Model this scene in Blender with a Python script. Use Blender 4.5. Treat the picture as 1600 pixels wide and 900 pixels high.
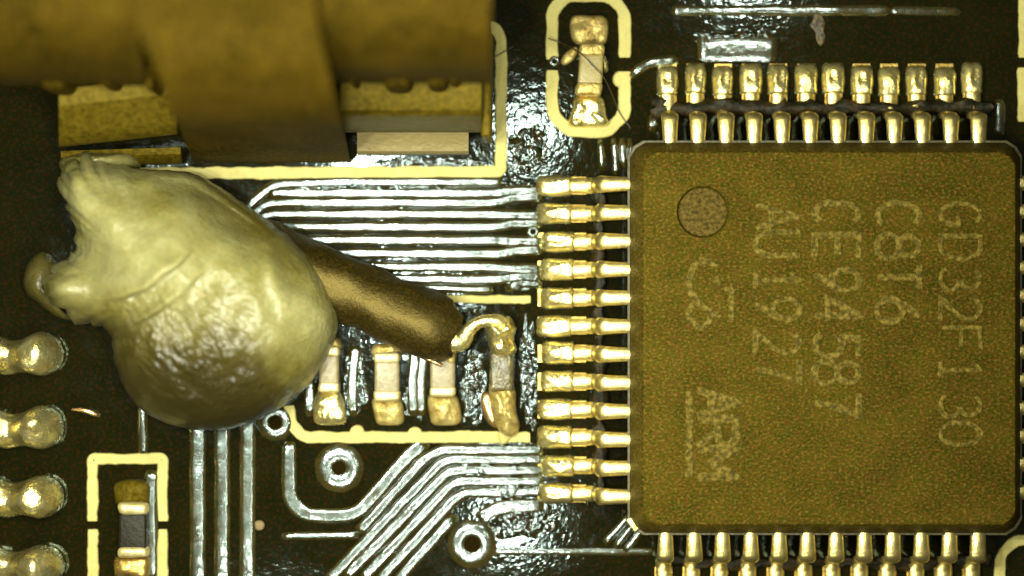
import bpy, bmesh, math, random
import numpy as np
from mathutils import Vector, Matrix, noise

R = random.Random(7)
for o in list(bpy.data.objects):
    bpy.data.objects.remove(o)
S = bpy.context.scene
COL = S.collection
S.unit_settings.system = 'METRIC'
S.unit_settings.scale_length = 0.001          # one unit is about a millimetre

# ------------------------------------------------------------------ camera
H = 40.0                                       # height of the microscope lens over the board
cam_d = bpy.data.cameras.new('microscope_camera')
cam = bpy.data.objects.new('microscope_camera', cam_d)
COL.objects.link(cam)
cam.location = (0, 0, H)
cam_d.sensor_width = 36
cam_d.lens = 36 * H / 16.0
cam_d.clip_end = 500
cam_d.dof.use_dof = True
cam_d.dof.focus_distance = H - 0.75
cam_d.dof.aperture_fstop = 0.057
S.camera = cam

# ------------------------------------------------------------------ world and lamps
world = bpy.data.worlds.new('World')
S.world = world
world.use_nodes = True
bg = world.node_tree.nodes['Background']
bg.inputs[0].default_value = (1.0, 0.93, 0.66, 1)
bg.inputs[1].default_value = 0.09

LAMP_Z = 16.0
LAMPS = [((1165, -40), 0.45), ((818, 212), 0.28), ((570, 250), 0.9), ((265, 365), 1.3), ((690, 1040), 0.9),
         ((350, 500), 1.3), ((430, 1000), 0.5), ((800, 812), 0.45), ((1130, 560), 0.4), ((640, 480), 1.2), ((480, -120), 0.6)]
for (sx, sy), k in LAMPS:
    ld = bpy.data.lights.new('ring_lamp', 'AREA')
    ld.shape = 'DISK'
    ld.size = 0.8
    ld.energy = 1200 * k
    ld.color = (0.98, 1.0, 0.80)
    lo = bpy.data.objects.new('ring_lamp', ld)
    COL.objects.link(lo)
    f = (H + LAMP_Z) / H
    lo.location = ((sx - 800) / 100 * f, (450 - sy) / 100 * f, LAMP_Z)
    lo.rotation_euler = (Vector((0, 0, 0)) - lo.location).to_track_quat('-Z', 'Y').to_euler()

S.view_settings.view_transform = 'Standard'
S.view_settings.look = 'None'
S.view_settings.gamma = 1
S.view_settings.exposure = 0
S.view_settings.use_curve_mapping = False


def W(px, py, z=0.0):
    """Place of the point at height z that stands at (px, py) of the photograph."""
    s = (H - z) / H
    return ((px - 800) / 100 * s, (450 - py) / 100 * s, z)


# ------------------------------------------------------------------ materials
def mat(name, base, rough=0.5, metal=0.0, spec=0.5, tint=None, vary=None, bump=None,
        rough_vary=None, coat=0, sss=None, trans=0, stretch=(1, 1, 1), alpha_rough=None):
    m = bpy.data.materials.new(name)
    dim = 0.43 + 0.40 * metal
    base = tuple(c * dim for c in base)
    vary = [(a, b, c, [(p, tuple(q * dim for q in col)) for p, col in st]) for a, b, c, st in vary] if vary else None
    m.use_nodes = True
    nt = m.node_tree
    b = nt.nodes['Principled BSDF']
    b.inputs['Base Color'].default_value = (*base, 1)
    b.inputs['Roughness'].default_value = rough
    b.inputs['Metallic'].default_value = metal
    b.inputs['Specular IOR Level'].default_value = spec
    if tint:
        b.inputs['Specular Tint'].default_value = (*tint, 1)
    if coat:
        b.inputs['Coat Weight'].default_value = coat
        b.inputs['Coat Roughness'].default_value = 0.15
        b.inputs['Coat IOR'].default_value = 1.62 if coat == 1.0 else 1.5
        if coat == 1.0:
            b.inputs['Coat Tint'].default_value = (0.86, 0.98, 1.0, 1)
    if sss:
        b.inputs['Subsurface Weight'].default_value = sss[0]
        b.inputs['Subsurface Radius'].default_value = sss[1]
        b.inputs['Subsurface Scale'].default_value = sss[2]
    if trans:
        b.inputs['Transmission Weight'].default_value = trans
    tc = nt.nodes.new('ShaderNodeTexCoord')
    mp = nt.nodes.new('ShaderNodeMapping')
    mp.inputs['Scale'].default_value = stretch
    nt.links.new(tc.outputs['Object'], mp.inputs['Vector'])

    def noise_node(scale, detail=3.0, rgh=0.6, dist=0.0, src=mp):
        n = nt.nodes.new('ShaderNodeTexNoise')
        n.inputs['Scale'].default_value = scale
        n.inputs['Detail'].default_value = detail
        n.inputs['Roughness'].default_value = rgh
        n.inputs['Distortion'].default_value = dist
        nt.links.new(src.outputs['Vector'], n.inputs['Vector'])
        return n
    if vary:                       # list of (noise scale, detail, amount, [(pos, colour), ...])
        prev = None
        for sc, det, fac, stops in vary:
            n = noise_node(sc, det)
            r = nt.nodes.new('ShaderNodeValToRGB')
            els = r.color_ramp.elements
            while len(els) < len(stops):
                els.new(0.5)
            for e, (p, c) in zip(els, stops):
                e.position = p
                e.color = (*c, 1)
            nt.links.new(n.outputs['Fac'], r.inputs['Fac'])
            if prev is None:
                prev = r.outputs['Color']
            else:
                mx = nt.nodes.new('ShaderNodeMix')
                mx.data_type = 'RGBA'
                mx.blend_type = 'MIX'
                mx.inputs['Factor'].default_value = fac
                nt.links.new(prev, mx.inputs['A'])
                nt.links.new(r.outputs['Color'], mx.inputs['B'])
                prev = mx.outputs['Result']
        nt.links.new(prev, b.inputs['Base Color'])
    if rough_vary:
        sc, lo, hi = rough_vary
        n = noise_node(sc, 4)
        mr = nt.nodes.new('ShaderNodeMapRange')
        mr.inputs['From Min'].default_value = 0.3
        mr.inputs['From Max'].default_value = 0.7
        mr.inputs['To Min'].default_value = lo
        mr.inputs['To Max'].default_value = hi
        nt.links.new(n.outputs['Fac'], mr.inputs['Value'])
        nt.links.new(mr.outputs['Result'], b.inputs['Roughness'])
    if bump:                       # list of (scale, distance, detail)
        prevn = None
        for sc, dist, det in bump:
            n = noise_node(sc, det, 0.65)
            bp = nt.nodes.new('ShaderNodeBump')
            bp.inputs['Strength'].default_value = 1.0
            bp.inputs['Distance'].default_value = dist
            nt.links.new(n.outputs['Fac'], bp.inputs['Height'])
            if prevn:
                nt.links.new(prevn, bp.inputs['Normal'])
            prevn = bp.outputs['Normal']
        nt.links.new(prevn, b.inputs['Normal'])
        if coat:
            nt.links.new(prevn, b.inputs['Coat Normal'])
    return m


M = {}
M['mask'] = mat('black_solder_mask', (0.03, 0.02, 0.002), 0.09, spec=0.42, tint=(0.74, 0.95, 1.0),
                vary=[(1.3, 3, 1, [(0.35, (0.005, 0.006, 0.001)), (0.65, (0.018, 0.014, 0.001))]),
                      (20, 4, 0.6, [(0.38, (0.004, 0.018, 0.001)), (0.5, (0.012, 0.010, 0.001)),
                                    (0.62, (0.05, 0.020, 0.002))])],
                bump=[(1.6, 0.003, 2), (6, 0.0032, 2), (13, 0.0012, 2)], rough_vary=(3.0, 0.04, 0.09))
M['trace'] = mat('mask_over_copper', (0.06, 0.05, 0.006), 0.15, spec=1.0, coat=1.0, tint=(0.74, 0.95, 1.0),
                 vary=[(2.0, 3, 1, [(0.35, (0.035, 0.032, 0.003)), (0.65, (0.10, 0.065, 0.007))]),
                       (20, 4, 0.5, [(0.38, (0.010, 0.030, 0.002)), (0.62, (0.15, 0.060, 0.006))])],
                 bump=[(3, 0.006, 2), (8, 0.004, 3), (15, 0.0026, 3)], rough_vary=(4.0, 0.13, 0.27))
M['heel_shade'] = mat('heel_shade_brown', (0.05, 0.03, 0.003), 0.5, spec=0.2,  # near-black brown that carries the painted shade at the lead heels
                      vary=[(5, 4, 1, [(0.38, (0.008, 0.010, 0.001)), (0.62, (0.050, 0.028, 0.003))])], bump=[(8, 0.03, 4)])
M['flux_dark'] = mat('glassy_flux', (0.07, 0.05, 0.006), 0.10, spec=0.6, tint=(0.75, 0.95, 1.0),
                     vary=[(6, 4, 1, [(0.38, (0.006, 0.010, 0.001)), (0.62, (0.05, 0.032, 0.003))])],
                     bump=[(7, 0.035, 1)])
M['silk'] = mat('silkscreen_ink', (0.82, 0.72, 0.25), 0.55, spec=0.2,
                vary=[(1.6, 3, 1, [(0.3, (0.82, 0.68, 0.20)), (0.7, (0.95, 0.86, 0.30))]),
                      (18, 4, 0.3, [(0.3, (0.64, 0.50, 0.13)), (0.6, (0.96, 0.87, 0.32))])],
                bump=[(14, 0.01, 3)])
EPOX = [(25, 5, 1, [(0.38, (0.012, 0.011, 0.001)), (0.46, (0.052, 0.040, 0.003)),
                    (0.54, (0.090, 0.066, 0.005)), (0.64, (0.38, 0.255, 0.045))]),
        (27, 5, 0.42, [(0.42, (0.012, 0.060, 0.001)), (0.5, (0.095, 0.070, 0.004)), (0.58, (0.24, 0.070, 0.020))]),
        (1.5, 5, 0.22, [(0.38, (0.030, 0.026, 0.002)), (0.62, (0.19, 0.135, 0.012))])]
M['epoxy'] = mat('moulded_epoxy', (0.13, 0.085, 0.006), 0.6, spec=0.2, tint=(1, 0.75, 0.15),
                 vary=EPOX,  bump=[(20, 0.02, 4)], stretch=(0.85, 1.15, 1))
M['dimple'] = mat('dimple_epoxy', (0.16, 0.13, 0.035), 0.6, spec=0.2, tint=(1, 0.75, 0.3),
                  vary=[(17, 4, 1, [(0.38, (0.036, 0.030, 0.003)), (0.62, (0.19, 0.122, 0.024))])],
                  bump=[(30, 0.01, 3)])
M['marking'] = mat('laser_marking', (0.30, 0.21, 0.03), 0.7, spec=0.15,
                   vary=[(14, 4, 1, [(0.36, (0.075, 0.057, 0.003)), (0.49, (0.175, 0.124, 0.009)), (0.64, (0.36, 0.25, 0.04))])],
                   bump=[(16, 0.03, 4)])
M['plastic'] = mat('black_plastic', (0.13, 0.085, 0.006), 0.7, spec=0.08, tint=(1, 0.8, 0.2),
                   vary=[(18, 4, 1, [(0.38, (0.013, 0.009, 0.0008)), (0.49, (0.048, 0.030, 0.0016)),
                                    (0.62, (0.14, 0.078, 0.006))]),
                         (1.1, 4, 0.35, [(0.38, (0.014, 0.012, 0.0006)), (0.62, (0.10, 0.058, 0.005))])],
                   bump=[(12, 0.02, 3)])
M['lead'] = mat('tinned_lead', (0.93, 0.80, 0.40), 0.38, metal=1.0,
                vary=[(7, 3, 1, [(0.3, (0.66, 0.50, 0.14)), (0.65, (0.98, 0.84, 0.36))])],
                bump=[(7, 0.012, 3), (20, 0.004, 2)], rough_vary=(5, 0.33, 0.46))
M['solder'] = mat('solder', (0.95, 0.84, 0.45), 0.28, metal=0.92,
                  vary=[(4, 3, 1, [(0.3, (0.80, 0.62, 0.18)), (0.62, (1.0, 0.90, 0.42))])],
                  bump=[(5, 0.03, 3), (18, 0.006, 3)], rough_vary=(6, 0.20, 0.38))
M['dull_solder'] = mat('flux_stained_solder', (0.62, 0.47, 0.14), 0.45, metal=0.6,
                       vary=[(5, 3, 1, [(0.32, (0.36, 0.23, 0.04)), (0.65, (0.74, 0.58, 0.20))])],
                       bump=[(6, 0.03, 3), (18, 0.008, 3)])
M['pad'] = mat('gold_pad', (0.62, 0.44, 0.12), 0.35, metal=0.9,
               vary=[(8, 3, 1, [(0.3, (0.38, 0.22, 0.04)), (0.7, (0.72, 0.52, 0.16))])],
               bump=[(16, 0.01, 3)])
M['ceramic'] = mat('tan_ceramic', (0.36, 0.27, 0.09), 0.4, spec=0.4,
                   vary=[(9, 3, 1, [(0.3, (0.42, 0.33, 0.09)), (0.7, (0.58, 0.46, 0.16))])],
                   bump=[(14, 0.01, 3)])
M['pale_ceramic'] = mat('grey_ceramic', (0.43, 0.35, 0.16), 0.35, spec=0.4,
                        vary=[(9, 3, 1, [(0.3, (0.36, 0.28, 0.11)), (0.7, (0.50, 0.41, 0.21))])],
                        bump=[(10, 0.012, 3)])
M['dark_ceramic'] = mat('stained_ceramic', (0.16, 0.12, 0.035), 0.25, spec=0.5,
                        vary=[(8, 4, 1, [(0.35, (0.07, 0.06, 0.012)), (0.65, (0.26, 0.20, 0.07))])],
                        bump=[(8, 0.04, 3)])
M['resistor'] = mat('resistor_glaze', (0.02, 0.016, 0.003), 0.5, spec=0.2, bump=[(9, 0.02, 3)])
M['cap'] = mat('tinned_end_cap', (0.92, 0.80, 0.40), 0.45, metal=0.6,
               vary=[(8, 3, 1, [(0.3, (0.70, 0.55, 0.18)), (0.65, (0.93, 0.81, 0.42))])],
               bump=[(12, 0.012, 3)])
M['glue'] = mat('hot_melt_glue', (0.62, 0.56, 0.16), 0.36, spec=0.35, coat=0.15,
                sss=(0.5, (0.7, 0.6, 0.2), 0.4), trans=0.25,
                vary=[(1.1, 4, 1, [(0.36, (0.42, 0.38, 0.095)), (0.64, (0.78, 0.75, 0.36))]),
                      (20, 4, 0.3, [(0.40, (0.30, 0.33, 0.03)), (0.60, (0.85, 0.62, 0.20))])],
                bump=[(2.6, 0.05, 4), (9, 0.011, 4)])


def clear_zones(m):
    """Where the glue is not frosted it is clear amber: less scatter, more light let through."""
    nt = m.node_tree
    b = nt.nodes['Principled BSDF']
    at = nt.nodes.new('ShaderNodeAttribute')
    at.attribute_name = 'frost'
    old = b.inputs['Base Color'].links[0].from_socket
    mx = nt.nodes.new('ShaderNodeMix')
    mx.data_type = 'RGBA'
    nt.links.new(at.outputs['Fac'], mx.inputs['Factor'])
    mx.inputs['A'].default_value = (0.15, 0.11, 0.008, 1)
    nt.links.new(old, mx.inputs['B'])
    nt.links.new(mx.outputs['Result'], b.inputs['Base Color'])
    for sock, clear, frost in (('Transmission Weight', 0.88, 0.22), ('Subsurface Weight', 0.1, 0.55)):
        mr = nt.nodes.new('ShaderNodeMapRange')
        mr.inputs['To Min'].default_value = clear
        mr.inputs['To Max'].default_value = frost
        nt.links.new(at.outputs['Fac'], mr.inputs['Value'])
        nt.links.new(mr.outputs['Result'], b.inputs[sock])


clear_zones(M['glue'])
M['insulation'] = mat('black_insulation', (0.10, 0.062, 0.005), 0.46, spec=0.6, tint=(1, 0.75, 0.25),
                      vary=[(24, 4, 1, [(0.36, (0.006, 0.006, 0.0004)), (0.5, (0.018, 0.013, 0.0006)), (0.68, (0.075, 0.040, 0.003))])],
                      bump=[(6, 0.012, 3), (34, 0.006, 2)])
M['tab'] = mat('blackened_tab', (0.20, 0.14, 0.02), 0.5, spec=0.25, tint=(1, 0.75, 0.2),
               vary=[(12, 4, 1, [(0.36, (0.07, 0.050, 0.002)), (0.64, (0.17, 0.115, 0.008))])],
               bump=[(7, 0.02, 3)])
M['foot'] = mat('tinned_foot', (0.34, 0.26, 0.09), 0.5, metal=0.2, bump=[(7, 0.02, 3)])
M['hole'] = mat('drilled_hole', (0.02, 0.013, 0.002), 0.9, spec=0.02)
M['flange'] = mat('mould_flash', (0.22, 0.19, 0.075), 0.45, spec=0.4,
                  vary=[(14, 3, 1, [(0.3, (0.07, 0.058, 0.012)), (0.7, (0.17, 0.14, 0.05))])], bump=[(14, 0.012, 3)])
M['copper'] = mat('bare_copper', (0.85, 0.55, 0.28), 0.35, metal=1.0, bump=[(9, 0.02, 2)])
M['hair'] = mat('dark_fibre', (0.06, 0.035, 0.006), 0.5)
M['dust'] = mat('tan_dust', (0.40, 0.28, 0.12), 0.8, bump=[(14, 0.03, 3)])
M['smear'] = mat('dried_flux', (0.16, 0.11, 0.03), 0.6, vary=[(14, 4, 1, [(0.42, (0.02, 0.016, 0.002)), (0.62, (0.20, 0.13, 0.04))])])
M['flux'] = mat('flux_and_shade', (0.30, 0.20, 0.05), 0.2, spec=0.5, trans=0.6, bump=[(5, 0.06, 3)])


# ------------------------------------------------------------------ builders
def world_loc(o):
    v = Vector((0, 0, 0))
    while o:
        v += o.location
        o = o.parent
    return v


def mk(name, verts, faces, m, parent=None, smooth=True, mats=None):
    """Verts in world place; the object stands at its parent's origin."""
    off = world_loc(parent) if parent else Vector((0, 0, 0))
    me = bpy.data.meshes.new(name)
    me.from_pydata([tuple(Vector(v) - off) for v in verts], [], faces)
    me.update()
    bm = bmesh.new()
    bm.from_mesh(me)
    bmesh.ops.recalc_face_normals(bm, faces=bm.faces)
    bm.to_mesh(me)
    bm.free()
    if smooth:
        for p in me.polygons:
            p.use_smooth = True
        if smooth != 'all':
            me.set_sharp_from_angle(angle=math.radians(smooth if smooth is not True else 38))
    me.materials.append(m)
    o = bpy.data.objects.new(name, me)
    COL.objects.link(o)
    o.parent = parent
    return o


def thing(name, loc, label, cat, group=None):
    o = bpy.data.objects.new(name, None)
    COL.objects.link(o)
    o.location = loc
    o.empty_display_size = 0.3
    return tag(o, label, cat, group)


def tag(o, label, cat, group=None):
    o['label'] = label
    o['category'] = cat
    if group:
        o['group'] = group
    return o


def rounded_poly(pts, r, n=5):
    """Round the corners of an open polyline."""
    out = [Vector(pts[0])]
    for a, b, c in zip(pts, pts[1:], pts[2:]):
        a, b, c = Vector(a), Vector(b), Vector(c)
        d1, d2 = (a - b), (c - b)
        t = min(r, d1.length * 0.48, d2.length * 0.48)
        p, q = b + d1.normalized() * t, b + d2.normalized() * t
        for i in range(n + 1):
            u = i / n
            out.append(p * (1 - u) ** 2 + b * 2 * u * (1 - u) + q * u * u)
    out.append(Vector(pts[-1]))
    return out


def densify(pts, step):
    out = [pts[0]]
    for a, b in zip(pts, pts[1:]):
        n = max(1, int((b - a).length / step))
        for i in range(1, n + 1):
            out.append(a.lerp(b, i / n))
    return out


def sweep2d(pts, profile, z0=0.0, jitter=0.0, step=None, ends=0.0, seed=0, climb=0.0, hjit=0.0):
    """Sweep a (offset, height) profile along a flat polyline; profile in units."""
    pts = [Vector((p[0], p[1])) for p in pts]
    if step:
        pts = densify(pts, step)
    n = len(pts)
    V, F = [], []
    k = len(profile)
    for i, p in enumerate(pts):
        t = (pts[min(i + 1, n - 1)] - pts[max(i - 1, 0)])
        if t.length < 1e-9:
            t = Vector((1, 0))
        t.normalize()
        nn = Vector((-t.y, t.x))
        if 0 < i < n - 1:
            t1 = (p - pts[i - 1]).normalized()
            c = max(0.6, abs(t1.dot(t)))
        else:
            c = 1.0
        e = 1.0
        if ends and (i == 0 or i == n - 1):
            e = ends
        for j, (w, h) in enumerate(profile):
            jw = 0
            if jitter:
                sgn = 1 if w > 0 else -1
                jw = jitter * noise.noise(Vector((p.x * 4.0 + 13 * sgn, p.y * 4.0, seed * 3.1 + sgn))) + \
                    0.5 * jitter * noise.noise(Vector((p.x * 13.0 + 5 * sgn, p.y * 13.0, seed + sgn)))
                if abs(w) < 1e-6:
                    jw = 0
            q = p + nn * ((w / c) * e + jw)
            hh = h * (1 + hjit * (noise.noise(Vector((p.x * 1.7, p.y * 1.7, seed))) + 0.6 * noise.noise(Vector((q.x * 6, q.y * 6, seed)))))
            V.append((q.x, q.y, z0 + climb * i / n + hh * (e if h > 0.012 else 1)))
    for i in range(n - 1):
        for j in range(k - 1):
            a = i * k + j
            F.append((a, a + 1, a + k + 1, a + k))
    F.append(tuple(range(k)))
    F.append(tuple((n - 1) * k + j for j in range(k)))
    return V, F


def px(pts, z=0.0):
    return [W(x, y, z)[:2] for x, y in pts]


def trace(pts, width=13, h=0.035, r=0.25, m='trace', name='trace', soft=0.045):
    p = rounded_poly(px(pts), r)
    w = width / 200
    e = w + 0.025
    k = min(e, max(0.06, soft * 1.0))              # width of the rounded shoulder
    half = []
    for i in range(6):
        u = i / 5                               # 0 at the foot, 1 where the top runs flat
        half.append((e - k * u, -0.003 + (h + 0.003) * (1 - (1 - u) ** 2)))
    prof = [(-x, z) for x, z in half] + [(x, z) for x, z in reversed(half)]
    if e - k < 1e-4:
        prof.pop(6)
    V, F = sweep2d(p, prof, 0.0, jitter=0.013, step=0.09, ends=0.75, seed=R.random() * 9, hjit=0.38)
    return mk(name, V, F, M[m], board, 'all')


def silk(pts, width=19, r=0.12, seed=0, bumps=()):
    p = rounded_poly(px(pts), r)
    w = width / 200
    t = 0.022
    prof = [(-w, 0.0), (-w + 0.012, t), (0.0, t + 0.004), (w - 0.012, t), (w, 0.0)]
    V, F = sweep2d(p, prof, 0.002, jitter=0.022, step=0.06, ends=0.86, seed=seed)
    for bx, by, br in bumps:
        c = Vector(W(bx, by)[:2])
        b0 = len(V)
        for i in range(20):
            a = i * math.tau / 20
            rr = br / 100 * (1 + 0.12 * noise.noise(Vector((math.cos(a), math.sin(a), bx))))
            V.append((c.x + rr * math.cos(a), c.y + rr * math.sin(a), 0.003))
        for i in range(20):
            a = i * math.tau / 20
            rr = br / 100 * 0.88
            V.append((c.x + rr * math.cos(a), c.y + rr * math.sin(a), t + 0.008))
        for i in range(20):
            j = (i + 1) % 20
            F.append((b0 + i, b0 + j, b0 + 20 + j, b0 + 20 + i))
        F.append(tuple(b0 + 20 + i for i in range(20)))
    return mk('silkscreen_line', V, F, M['silk'], board, 30)


def smooth_closed(pts, n):
    """Closed Catmull-Rom resampled to n points, about evenly by length."""
    P = [Vector(p) for p in pts]
    k = len(P)
    dense = []
    for i in range(k):
        a, b, c, d = P[i - 1], P[i], P[(i + 1) % k], P[(i + 2) % k]
        for j in range(12):
            t = j / 12
            dense.append(0.5 * ((2 * b) + (c - a) * t + (2 * a - 5 * b + 4 * c - d) * t * t + (3 * b - a - 3 * c + d) * t ** 3))
    L = [0]
    for a, b in zip(dense, dense[1:] + dense[:1]):
        L.append(L[-1] + (b - a).length)
    out, j = [], 0
    for i in range(n):
        s = L[-1] * i / n
        while L[j + 1] < s:
            j += 1
        u = (s - L[j]) / max(1e-9, L[j + 1] - L[j])
        out.append(dense[j].lerp(dense[(j + 1) % len(dense)], u))
    return out


def blob(name, outline, zb, hgt, m, parent=None, n=40, rings=9, amp=0.05, freq=2.0, waist=0.12,
         power=0.55, centre=None, fn=None, seed=0, raw=False, smooth='all', edge_z=0.0, rag=None):
    """A lump inside a pixel outline: base ring, bulging waist, domed top."""
    zmid = zb + hgt * 0.35
    o = smooth_closed([W(x, y, zmid)[:2] for x, y in outline], n)
    if rag:
        ragged = [rag(q) for q in o]
    else:
        ragged = [Vector((0, 0))] * len(o)
    if centre:
        c = Vector(W(*centre, zmid)[:2])
    else:
        c = sum(o, Vector((0, 0))) / n
    V, F = [], []
    prof = [(1 - waist, 0.0), (1 - waist * 0.3, 0.12), (1.0, 0.25)]
    prof = [(r, zb + (hgt * h if h else edge_z)) for r, h in prof]
    for i in range(1, rings):
        r = 1 - (i / rings) ** 1.3
        prof.append((r, zb + hgt * (0.25 + 0.75 * (1 - r ** 2.2) ** power)))
    for i, (r, z) in enumerate(prof):
        for q, dq in zip(o, ragged):
            p = c + (q - c) * r + dq * r ** 7
            zz = z
            if i > 0:
                w = min(1, (1.04 - r) * 5) if i > 2 else 0.3
                zz += w * amp * (noise.noise(Vector((p.x * freq, p.y * freq, seed))) +
                                 0.5 * noise.noise(Vector((p.x * freq * 2.7, p.y * freq * 2.7, seed + 5))))
                if fn:
                    zz += fn(p.x, p.y, r) * min(1, (1.02 - r) * 8 if i > 2 else 0)
            V.append((p.x, p.y, zz))
    k = len(prof)
    for i in range(k - 1):
        for j in range(n):
            j2 = (j + 1) % n
            F.append((i * n + j, i * n + j2, (i + 1) * n + j2, (i + 1) * n + j))
    V.append((c.x, c.y, zb + hgt + (fn(c.x, c.y, 0) if fn else 0) + amp * noise.noise(Vector((c.x * freq, c.y * freq, seed)))))
    for j in range(n):
        F.append(((k - 1) * n + j, (k - 1) * n + (j + 1) % n, len(V) - 1))
    F.append(tuple(range(n)))
    if raw:
        return V, F
    return mk(name, V, F, m, parent, smooth)


def slab(name, quad, z0, z1, m, parent, bevel=0.04, jit=0.0, top_in=0.0):
    """A bevelled block over four pixel corners (at its top height)."""
    c = [Vector(W(x, y, z1)[:2]) for x, y in quad]
    cen = sum(c, Vector((0, 0))) / len(c)
    bm = bmesh.new()
    lo = [bm.verts.new((p.x, p.y, z0)) for p in c]
    hi = [bm.verts.new((*(p + (cen - p) * top_in), z1)) for p in c]
    n = len(c)
    for i in range(n):
        bm.faces.new((lo[i], lo[(i + 1) % n], hi[(i + 1) % n], hi[i]))
    bm.faces.new(hi)
    bm.faces.new(lo[::-1])
    bmesh.ops.bevel(bm, geom=bm.edges[:], offset=bevel, segments=3, profile=0.6, affect='EDGES', clamp_overlap=True)
    V = [tuple(v.co) for v in bm.verts]
    if jit:
        V = [(x + jit * noise.noise(Vector((x * 6, y * 6, z * 6))), y + jit * noise.noise(Vector((x * 6, y * 6 + 9, z * 6))), z) for x, y, z in V]
    bm.verts.index_update()
    F = [tuple(v.index for v in f.verts) for f in bm.faces]
    bm.free()
    return mk(name, V, F, m, parent, 40)


def tube(name, pts, rad, m, parent=None, seg=10, sub=1, cap=True):
    """pts: list of world points, rad: list of radii or one."""
    P = [Vector(p) for p in pts]
    if sub > 1:
        Q, rr = [], []
        for i in range(len(P) - 1):
            a, b, c, d = P[max(i - 1, 0)], P[i], P[i + 1], P[min(i + 2, len(P) - 1)]
            for j in range(sub):
                t = j / sub
                Q.append(0.5 * ((2 * b) + (c - a) * t + (2 * a - 5 * b + 4 * c - d) * t * t + (3 * b - a - 3 * c + d) * t ** 3))
                if isinstance(rad, (list, tuple)):
                    rr.append(rad[i] * (1 - t) + rad[i + 1] * t)
        Q.append(P[-1])
        if rr:
            rr.append(rad[-1])
            rad = rr
        P = Q
    n = len(P)
    if not isinstance(rad, (list, tuple)):
        rad = [rad] * n
    V, F = [], []
    up = Vector((0, 0, 1))
    for i, p in enumerate(P):
        t = (P[min(i + 1, n - 1)] - P[max(i - 1, 0)]).normalized()
        s = t.cross(up)
        if s.length < 1e-4:
            s = Vector((1, 0, 0))
        s.normalize()
        u = s.cross(t).normalized()
        for j in range(seg):
            a = j * math.tau / seg
            q = p + (s * math.cos(a) + u * math.sin(a)) * rad[i]
            V.append(tuple(q))
    for i in range(n - 1):
        for j in range(seg):
            j2 = (j + 1) % seg
            F.append((i * seg + j, i * seg + j2, (i + 1) * seg + j2, (i + 1) * seg + j))
    if cap:
        F.append(tuple(range(seg)))
        F.append(tuple((n - 1) * seg + j for j in range(seg)))
    return mk(name, V, F, m, parent, 50)


# ------------------------------------------------------------------ the board
def make_board():
    x0, x1, y0, y1, t = -11, 11, -7, 7, 1.4
    V = [(x0, y0, 0), (x1, y0, 0), (x1, y1, 0), (x0, y1, 0), (x0, y0, -t), (x1, y0, -t), (x1, y1, -t), (x0, y1, -t)]
    F = [(0, 1, 2, 3), (7, 6, 5, 4), (0, 4, 5, 1), (1, 5, 6, 2), (2, 6, 7, 3), (3, 7, 4, 0)]
    o = mk('circuit_board', V, F, M['mask'], None, False)
    o['kind'] = 'structure'
    return o


board = make_board()

# traces fanning left from the chip's left pads
ys = [301, 316, 334, 354, 375, 396, 417, 436]
for i, y in enumerate(ys):
    j = [290, 290, 338, 338, 380, 380, 425, 425][i]
    yr = y + (j - y) * 0.35
    if i in (1, 2):
        left = [(330, 390 + 14 * i), (398 - 6 * i, 322 + 14 * i), (420, y)]
    else:
        left = [(420 - 4 * i, y)]
    trace(left + [(775 + 4 * (i % 3), y), (800 + 3 * (i % 3), yr), (848, yr)], 12.5, h=0.026, r=0.15, soft=0.06)
# slanting stub under the outline and short copper stubs
trace([(380, 330), (425, 288), (520, 284), (785, 284)], 12, r=0.2)
trace([(790, 452), (815, 440), (848, 445)], 10)
trace([(640, 450), (770, 452)], 10)

# slanting bundle below the small parts
diag = [
    [(452, 690), (452, 782), (478, 806), (556, 806), (642, 708), (668, 690)],
    [(560, 832), (664, 716), (690, 703), (850, 703)],
    [(512, 908), (688, 724), (705, 718), (850, 718)],
    [(540, 902), (700, 738), (716, 735), (850, 735)],
    [(566, 905), (706, 757), (722, 752), (850, 752)],
    [(592, 908), (712, 778), (728, 770), (850, 768)],
    [(618, 910), (690, 830), (712, 806)],
]
for i, d in enumerate(diag):
    trace(d, 13.5 if i else 18, h=0.026, r=0.22, soft=0.06)
# wide runs at the lower left
for x, a in ((309, 660), (347, 655), (387, 630)):
    trace([(x, a), (x, 910)], 20, h=0.034, soft=0.07)
trace([(223, 600), (223, 712)], 10)
trace([(236, 735), (236, 905)], 16)
trace([(440, 838), (560, 836)], 8, h=0.03)
trace([(770, 862), (1020, 862)], 6, h=0.012)
trace([(748, 812), (780, 792), (850, 790)], 20, h=0.04)
# short runs under the capacitor outline, by the chip corner and along the top
for x, b in ((938, 268), (959, 274), (972, 262), (984, 255)):
    trace([(x, 216), (x + 2, 240), (x + 4, b)], 7)
for k in range(3):
    trace([(944 + 16 * k, 850 + 6 * k), (984 + 13 * k, 806 + 6 * k)], 8)
trace([(1050, 16), (1392, 16)], 12)
trace([(1392, 16), (1500, 18)], 9, h=0.02)
trace([(1090, 76), (1150, 73), (1214, 77)], 40, h=0.024, soft=0.2)
trace([(985, 120), (1010, 98), (1060, 94)], 12)
trace([(1563, 155), (1563, 212)], 12)
trace([(1020, 180), (1020, 206)], 14, h=0.06)
for x in (480, 548, 642, 655):
    trace([(x + 8, 540), (x + 2, 600), (x + 4, 650)], 14, h=0.04)


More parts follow.
